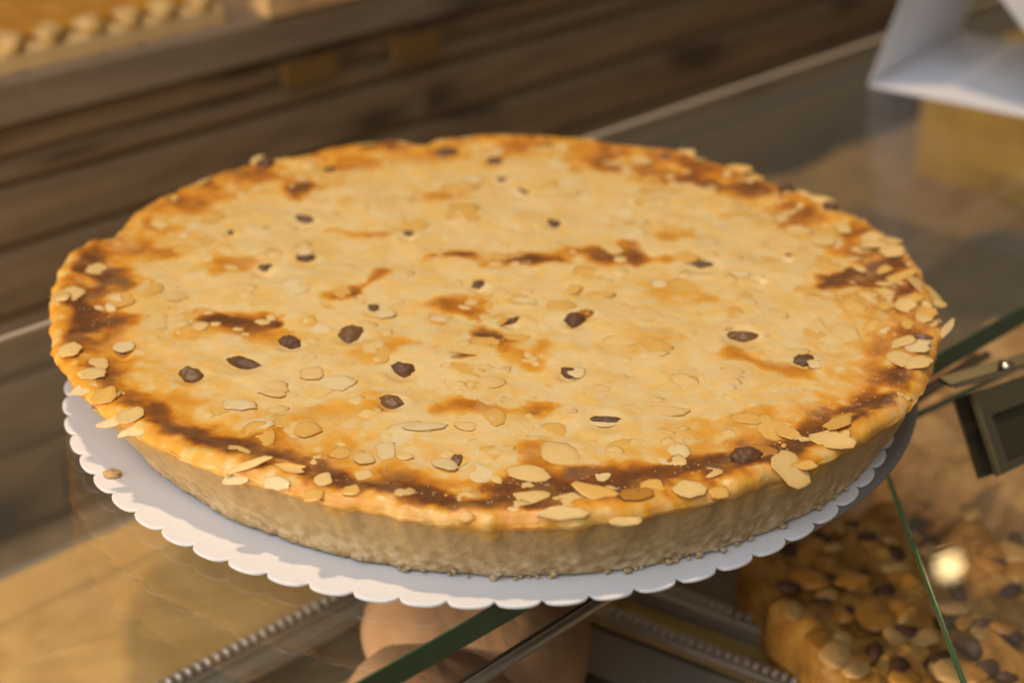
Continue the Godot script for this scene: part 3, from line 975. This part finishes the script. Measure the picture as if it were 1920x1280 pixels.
func lumpy_slab(outline: Array, y0: float, h: float, amp: float, freq: float, seed_: int) -> ArrayMesh:
	# rounded, uneven slab over a closed outline (list of Vector2), as rings shrinking to the middle
	var c := Vector2.ZERO
	for p in outline: c += p
	c /= outline.size()
	var dense := []
	var n := outline.size()
	for k in n:
		for s in 10: dense.append(outline[k].cubic_interpolate(outline[(k + 1) % n], outline[(k - 1 + n) % n], outline[(k + 2) % n], s / 10.0))
	var rows := []
	for s in [[1.0, 0.0], [1.02, 0.25], [1.02, 0.55], [0.99, 0.8], [0.95, 0.93], [0.9, 0.985], [0.84, 1.0], [0.76, 1.0], [0.68, 1.0], [0.6, 1.0], [0.52, 1.0], [0.44, 1.0], [0.36, 1.0], [0.28, 1.0], [0.2, 1.0], [0.1, 1.0], [0.0, 1.0]]:
		var row := []
		for p in dense:
			var q: Vector2 = c + (p - c) * s[0]
			var k := noise.get_noise_3d(q.x * freq + seed_ * 19.0, s[1] * 40.0, q.y * freq)
			var k2 := noise.get_noise_3d(q.x * freq * 3.1, seed_ * 7.0 + s[1] * 60.0, q.y * freq * 3.1)
			var y: float = y0 + h * s[1] + (amp * k + amp * 0.45 * k2) * (1.0 if s[1] > 0.2 else 0.0)
			var outw: Vector2 = (p - c).normalized() * amp * 0.7 * k if s[0] > 0.8 else Vector2.ZERO
			row.append(Vector3(q.x + outw.x, y, q.y + outw.y))
		rows.append(row)
	var sign := 0.0
	for k in dense.size(): sign += dense[k].cross(dense[(k + 1) % dense.size()])
	return grid(rows, true, sign < 0)

func build_lower_goods() -> void:
	var silver := mat(lin(0.52, 0.47, 0.39), 0.32, 0.7)
	var silver_dull := mat(lin(0.40, 0.35, 0.28), 0.42, 0.6)
	var bead := SphereMesh.new()
	bead.radius = 0.0021
	bead.height = 0.0042
	bead.radial_segments = 12
	bead.rings = 7
	# tray with the flat sheet cake: origin at rim line
	var ry := GOODS_Y + 0.020
	var pa := at_y(290, 1285, ry)
	var pb := at_y(640, 1108, ry)
	var nb := (pa.dot(N) + pb.dot(N)) * 0.5
	var ub := pb.dot(U)
	var t := thing("beaded_tray", "silver tray with beaded rim holding the flat golden sheet cake", "tray", un(ub, nb, GOODS_Y), 45)
	put("pan", box(-0.42, 0.10, 0.0015, 0.004, -0.115, 0.0), silver_dull, t)
	var rw := put("rim_wall", box(-0.42, 0.10, 0.004, 0.0172, -0.0022, 0.0028, 0.001), silver_dull, t)
	put("rim_flange", box(-0.42, 0.10, 0.0135, 0.0148, 0.0030, 0.0105, 0.0005), silver_dull, t)
	put("rim_fold", tube([Vector3(-0.42, 0.0140, 0.0115), Vector3(0.10, 0.0140, 0.0115)], 0.0018, 10), silver, t)
	for k in 36:
		put("bead", bead, silver, rw, Transform3D(Basis.from_scale(Vector3(0.84, 1.0, 1.1)), Vector3(0.035 - k * 0.0039, 0.0192, 0.0003)))
	var cy := GOODS_Y + 0.019
	var q0 := at_y(0, 1065, cy)
	var back := q0.dot(N) - nb
	var sheet_mat := tri_mat(noise_tex(512, 0.012, [lin(0.42, 0.25, 0.065), lin(0.47, 0.29, 0.09), lin(0.52, 0.34, 0.12)], 31, 5), 5.5, 0.75, noise_tex(256, 0.03, [Color.BLACK, Color(0.5, 0.5, 0.5), Color.WHITE], 32, 4), 0.03)
	var ol := []
	for q in [[-0.36, -0.0045], [-0.2, -0.005], [-0.05, -0.0045], [0.06, -0.005], [0.085, -0.03], [0.085, -back + 0.03], [0.06, -back], [-0.1, -back - 0.001], [-0.25, -back], [-0.36, -back + 0.002]]: ol.append(Vector2(q[0], q[1]))
	var sheet := put("sheet_cake", lumpy_slab(ol, 0.0045, 0.0105, 0.0012, 2500.0, 3), sheet_mat)
	sheet.position = un(ub, nb, GOODS_Y)
	sheet.rotation_degrees.y = 45
	tag(sheet, "flat golden tan sheet cake filling the beaded silver tray", "cake")

	# embossed tray between sheet cake and buns
	var et := thing("embossed_tray", "low silver tray with pressed oval wells beside the floury buns", "tray", un(ub - 0.03, nb - 0.021, GOODS_Y), 45)
	var outer := []
	var rows := []
	for s in [[1.06, 0.0], [1.0, 0.010], [0.985, 0.0115], [0.93, 0.0112], [0.90, 0.009], [0.84, 0.003], [0.0, 0.0025]]:
		var row := []
		for k in 64:
			var a := -TAU * k / 64
			var ex := 0.055
			row.append(Vector3((signf(cos(a)) * pow(absf(cos(a)), 0.5)) * ex * s[0], s[1], (signf(sin(a)) * pow(absf(sin(a)), 0.5)) * 0.024 * s[0]))
		rows.append(row)
	var well := grid(rows, true, true)
	for k in 3:
		put("oval_well", well, silver if k % 2 == 0 else silver_dull, et, Transform3D(Basis(), Vector3(0.02 - k * 0.118, 0.001, 0.036)))
	for k in 3:
		put("oval_well", well, silver, et, Transform3D(Basis(), Vector3(0.00 - k * 0.118, 0.001, 0.088)))

	# floury buns
	var bun_mat := tri_mat(noise_tex(256, 0.012, [lin(0.20, 0.10, 0.052), lin(0.30, 0.175, 0.09), lin(0.44, 0.31, 0.19)], 41, 5), 7.0, 0.85, noise_tex(256, 0.05, [Color.BLACK, Color(0.5, 0.5, 0.5), Color.WHITE], 42, 4), 0.08)
	var spots := [[895, 1196, 0.0395, 0.028, "brown floury bun with pale sides directly under the tart's board"], [812, 1345, 0.031, 0.023, "brown floury bun below the steel rail in front of another bun"]]
	for k in 2:
		var q: Array = spots[k]
		var bm := bun_mat
		var p := at_y(q[0], q[1], GOODS_Y + q[3] + 0.004)
		var b := put("floury_bun", lump(60 + k, q[2], q[3], q[2] * 0.95, 0.10, 60.0, 22, 36), bm)
		b.position = Vector3(p.x, GOODS_Y + q[3] * 0.97 + 0.004, p.z)
		tag(b, q[4], "bun", "floury buns under the glass shelf")

	# narrow turned tray with two beaded sides
	var ty := GOODS_Y + 0.012
	var r0 := at_y(1140, 1140, ty)
	var r1 := at_y(1500, 1275, ty)
	var s0 := at_y(1250, 1098, ty)
	var dx := (r1 - r0).normalized()
	var ang := rad_to_deg(atan2(-dx.z, dx.x))
	var cross := Vector3(dx.z, 0, -dx.x)
	var wid := (s0 - r0).dot(cross)
	var nt := thing("narrow_tray", "narrow silver tray with two beaded sides lying askew by the raisin pastry", "tray", Vector3(r0.x, GOODS_Y, r0.z), ang)
	put("pan", box(-0.035, 0.30, 0.001, 0.003, -wid - 0.004, 0.004), mat(lin(0.36, 0.28, 0.10), 0.3, 0.7), nt)
	for side in [0.0, -wid]:
		var rim := put("rim", box(-0.035, 0.30, 0.003, 0.0105, side - 0.0045, side + 0.0045, 0.0008), silver_dull, nt)
		for k in 52:
			put("bead", bead, silver, rim, Transform3D(Basis.from_scale(Vector3(0.6, 0.8, 1.0)), Vector3(0.002 + k * 0.0036, 0.0112, side)))
	put("edge_wire", tube([Vector3(-0.008, 0.011, 0.0085), Vector3(0.30, 0.011, 0.0085)], 0.0013, 8), mat(lin(0.75, 0.62, 0.36), 0.25, 0.9), nt)
	put("outer_flange", plate(Vector3(-0.035, 0.009, 0.0095), Vector3(0.30, 0.009, 0.0095), Vector3(0.30, 0.004, 0.027), Vector3(-0.035, 0.004, 0.027), 0.0012), silver, nt)
	var gold := put("gold_card", box(0.0, 0.28, 0.0035, 0.0045, -wid + 0.006, -0.006), mat(lin(0.42, 0.30, 0.09), 0.35, 0.3))
	gold.position = nt.position
	gold.rotation_degrees.y = ang
	tag(gold, "strip of golden card lying in the narrow beaded tray", "card")

	# raisin pastry
	var past_mat := tri_mat(noise_tex(512, 0.014, [lin(0.16, 0.06, 0.01), lin(0.42, 0.205, 0.035), lin(0.56, 0.34, 0.10)], 51, 5), 9.0, 0.38, noise_tex(256, 0.04, [Color.BLACK, Color(0.5, 0.5, 0.5), Color.WHITE], 52, 4), 0.2)
	var py := GOODS_Y + 0.03
	var po := []
	for q in [[1410, 1062], [1440, 1010], [1540, 940], [1660, 930], [1800, 960], [1960, 1030], [2120, 1150], [2200, 1320], [2050, 1420], [1800, 1440], [1640, 1330], [1520, 1210]]:
		var p := at_y(q[0], q[1], py)
		po.append(Vector2(p.x, p.z))
	var rp := thing("raisin_pastry", "large glazed golden pastry studded with dark raisins beneath the corner glass", "pastry", Vector3(0, GOODS_Y, 0))
	put("crust", lumpy_slab(po, 0.0, 0.030, 0.0065, 3800.0, 8), past_mat, rp)
	var rmesh := [lump(3, 0.5, 0.4, 0.4, 0.3, 60.0, 9, 14, 0.15), lump(4, 0.5, 0.42, 0.38, 0.3, 60.0, 9, 14, 0.15), lump(6, 0.5, 0.36, 0.42, 0.3, 60.0, 9, 14, 0.15)]
	var dr := mat(lin(0.075, 0.030, 0.014), 0.55)
	rng.seed = 99
	var rl := [[1480,1030],[1545,1015],[1625,1010],[1560,1085],[1620,1080],[1660,1110],[1720,985],[1790,1110],[1480,1100],[1700,1190],[1840,1170],[1900,1190],[1860,1060],[1760,1240],[1690,1255],[1850,1255],[1640,1225],[1740,1010],[1680,1040],[1900,1110],[1590,1150],[1540,1130],[1820,1215],[1770,1165],[1905,1010],[1600,985],[1500,985],[1710,1090],[1885,1270]]
	for k in rl.size():
		var p := at_y(rl[k][0], rl[k][1], py + 0.001)
		var s := rng.randf_range(0.0065, 0.0105)
		put("raisin", rmesh[k % 3], dr, rp, Transform3D(Basis(Vector3.UP, rng.randf() * TAU) * Basis.from_scale(Vector3(s * 1.3, s * 0.75, s)), p - Vector3(0, GOODS_Y, 0)))
	var nugget := [lump(14, 0.5, 0.36, 0.42, 0.5, 60.0, 9, 14), lump(15, 0.5, 0.30, 0.46, 0.5, 60.0, 9, 14)]
	var nm := [mat(lin(0.50, 0.30, 0.10), 0.4), mat(lin(0.44, 0.20, 0.03), 0.35), mat(lin(0.38, 0.17, 0.025), 0.35)]
	for k in 55:
		var p := at_y(rng.randf_range(1440, 1915), rng.randf_range(960, 1275), py + 0.0015)
		var s := rng.randf_range(0.006, 0.013)
		if not Geometry2D.is_point_in_polygon(Vector2(p.x, p.z), PackedVector2Array(po)): continue
		put("baked_lump", nugget[k % 2], nm[k % 3], rp, Transform3D(Basis(Vector3.UP, rng.randf() * TAU) * Basis.from_scale(Vector3(s * 1.2, s * 0.55, s)), p - Vector3(0, GOODS_Y, 0)))

	# crusty loaf behind it
	var loaf_mat := tri_mat(noise_tex(512, 0.012, [lin(0.26, 0.13, 0.04), lin(0.50, 0.29, 0.11), lin(0.66, 0.46, 0.22)], 55, 5), 8.0, 0.75, noise_tex(256, 0.04, [Color.BLACK, Color(0.5, 0.5, 0.5), Color.WHITE], 56, 4), 0.2)
	var lo := []
	for q in [[1690, 905], [1660, 820], [1700, 740], [1790, 670], [1900, 610], [2050, 560], [2200, 640], [2180, 780], [2080, 880], [1960, 960], [1840, 955], [1760, 930]]:
		var p := at_y(q[0], q[1], py)
		lo.append(Vector2(p.x, p.z))
	var lf := put("crusty_loaf", lumpy_slab(lo, 0.0, 0.036, 0.008, 2300.0, 5), loaf_mat)
	lf.position.y = GOODS_Y
	tag(lf, "tan crusty flat loaf behind the raisin pastry, under the label holder", "bread")

	# tan slab added for a reflection in the glass, then goods further along
	var far_mat := tri_mat(noise_tex(256, 0.02, [lin(0.20, 0.12, 0.04), lin(0.30, 0.185, 0.07), lin(0.38, 0.25, 0.11)], 58, 4), 6.0, 0.7)
	var fs := []
	for q in [[0.48, 0.10], [0.58, 0.085], [0.8, 0.09], [1.15, 0.10], [1.15, 0.26], [0.8, 0.275], [0.58, 0.275], [0.48, 0.26]]: fs.append(Vector2(q[0], -q[1]))
	var fl := put("tan_reflection_slab", lumpy_slab(fs, 0.0, 0.05, 0.006, 1200.0, 9), far_mat)
	fl.position.y = SHELF_Y
	fl.rotation_degrees.y = 45
	tag(fl, "long tan slab added for the tan reflection in the glass behind the tart", "bread")
	var am := tri_mat(noise_tex(128, 0.02, [lin(0.34, 0.18, 0.01), lin(0.44, 0.25, 0.02), lin(0.52, 0.32, 0.04)], 59, 4), 8.0, 0.5)
	var ap := at_y(1860, 330, SHELF_Y + 0.06)
	var ac := put("amber_sponge_cake", prism(PackedVector2Array([Vector2(-0.012, -0.05), Vector2(0.16, -0.05), Vector2(0.16, 0.05), Vector2(-0.012, 0.05)]), 0.0, 0.08, 0.008), am)
	ac.position = Vector3(ap.x, SHELF_Y + 0.05, ap.z)
	ac.rotation_degrees.y = 45
	tag(ac, "amber yellow sponge block seen through the glass below the tent card", "cake")
	# steel ring dish at the right
	var dp := at_y(1935, 500, SHELF_Y + 0.075)
	var dish := thing("steel_dish", "round steel dish with pale rim at the far right under the glass", "dish", dp)
	var drow := []
	for s in [[0.030, -0.02], [0.044, 0.0], [0.046, 0.0015], [0.044, 0.003], [0.042, 0.0012], [0.028, -0.017], [0.0, -0.018]]:
		var row := []
		for k in 48: row.append(Vector3(cos(-TAU * k / 48) * s[0], s[1], sin(-TAU * k / 48) * s[0]))
		drow.append(row)
	put("bowl", grid(drow, true, true), mat(lin(0.34, 0.29, 0.23), 0.4, 0.5), dish)

func build_lamps() -> void:
	# a hanging bulb whose reflection shows in the corner glass
	for q in [[1780, 1055, 1.15, lin(1.0, 0.72, 0.34), "pale", 4.0, -0.030]]:
		var hit := at_y(q[0], q[1], q[6])
		var d := ray(q[0], q[1])
		d.y = -d.y
		var p: Vector3 = hit + d * q[2]
		var e := mat(Color.BLACK, 0.3)
		e.emission_enabled = true
		e.emission = q[3]
		e.emission_energy_multiplier = q[5] * 3.0
		var b := thing("hanging_bulb", "glowing %s round lamp mirrored as a spot in the corner glass" % q[4], "lamp", p)
		put("bulb", lump(70, 0.012, 0.013, 0.012, 0.0, 1.0, 12, 18), e, b)
		put("socket", tube([Vector3(0, 0.0135, 0), Vector3(0, 0.04, 0)], 0.007, 12), mat(lin(0.02, 0.02, 0.02), 0.5), b)
		var l := OmniLight3D.new()
		l.name = "glow"
		l.light_energy = 0.02
		l.light_color = q[3]
		l.light_size = 0.012
		l.omni_range = 5.0
		l.shadow_enabled = true
		b.add_child(l)

func _ready() -> void:
	# ----- camera -----
	cam_basis = Basis(Vector3.RIGHT, deg_to_rad(-PITCH)) * Basis(Vector3(0, 0, 1), deg_to_rad(ROLL))
	var cam := Camera3D.new()
	cam.name = "camera"
	add_child(cam)
	cam.transform = Transform3D(cam_basis, CAM)
	var at := CameraAttributesPhysical.new()
	at.frustum_focal_length = 87.5
	at.exposure_aperture = 11.0
	at.frustum_focus_distance = 0.47
	at.frustum_near = 0.02
	at.frustum_far = 50.0
	cam.attributes = at
	cam.near = 0.02
	cam.far = 50.0
	cam.fov = 22.62
	cam.current = true
	# ----- surroundings and light -----
	var env := Environment.new()
	env.background_mode = Environment.BG_COLOR
	env.background_color = lin(0.135, 0.105, 0.07)
	env.tonemap_mode = Environment.TONE_MAPPER_LINEAR
	env.tonemap_exposure = 1.0
	env.sdfgi_enabled = true
	env.ssao_enabled = true
	env.ssil_enabled = true
	var we := WorldEnvironment.new()
	we.environment = env
	add_child(we)
	# warm ceiling spot, a little left of the tart
	var key := SpotLight3D.new()
	key.name = "ceiling_spot"
	key.position = Vector3(-0.34, 2.2, 0.06)
	key.look_at_from_position(key.position, Vector3(0.05, 0, -0.1), Vector3(0, 0, -1))
	key.spot_angle = 55.0
	key.spot_range = 6.0
	key.light_energy = 2.6
	key.light_color = lin(1.0, 0.74, 0.47)
	key.light_size = 0.06
	key.shadow_enabled = true
	add_child(key)
	# cool daylight from the shop window behind the viewer
	var win := AreaLight3D.new()
	win.name = "window_light"
	win.area_size = Vector2(2.0, 1.4)
	win.light_energy = 2.8
	win.light_color = lin(0.78, 0.86, 1.0)
	win.position = Vector3(-0.6, 1.4, 1.2)
	add_child(win)
	win.look_at_from_position(win.position, Vector3(0, 0, 0), Vector3.UP)
	win.shadow_enabled = true

	# warm fill added out of view to brighten the lower goods
	var strip := AreaLight3D.new()
	strip.name = "lower_fill_light"
	strip.area_size = Vector2(0.30, 0.03)
	strip.light_energy = 0.42
	strip.light_color = lin(1.0, 0.78, 0.52)
	add_child(strip)
	strip.look_at_from_position(un(-0.52, 0.10, -0.04), un(0.10, 0.08, -0.2), Vector3.UP)
	strip.shadow_enabled = true

	noise.seed = 11
	noise.noise_type = FastNoiseLite.TYPE_SIMPLEX_SMOOTH
	noise.frequency = 0.01
	noise.fractal_octaves = 2
	read_rim()
	build_background()
	build_glass()
	build_lower_goods()
	build_board()
	build_tart()
	build_card()
	build_clip()
	build_lamps()
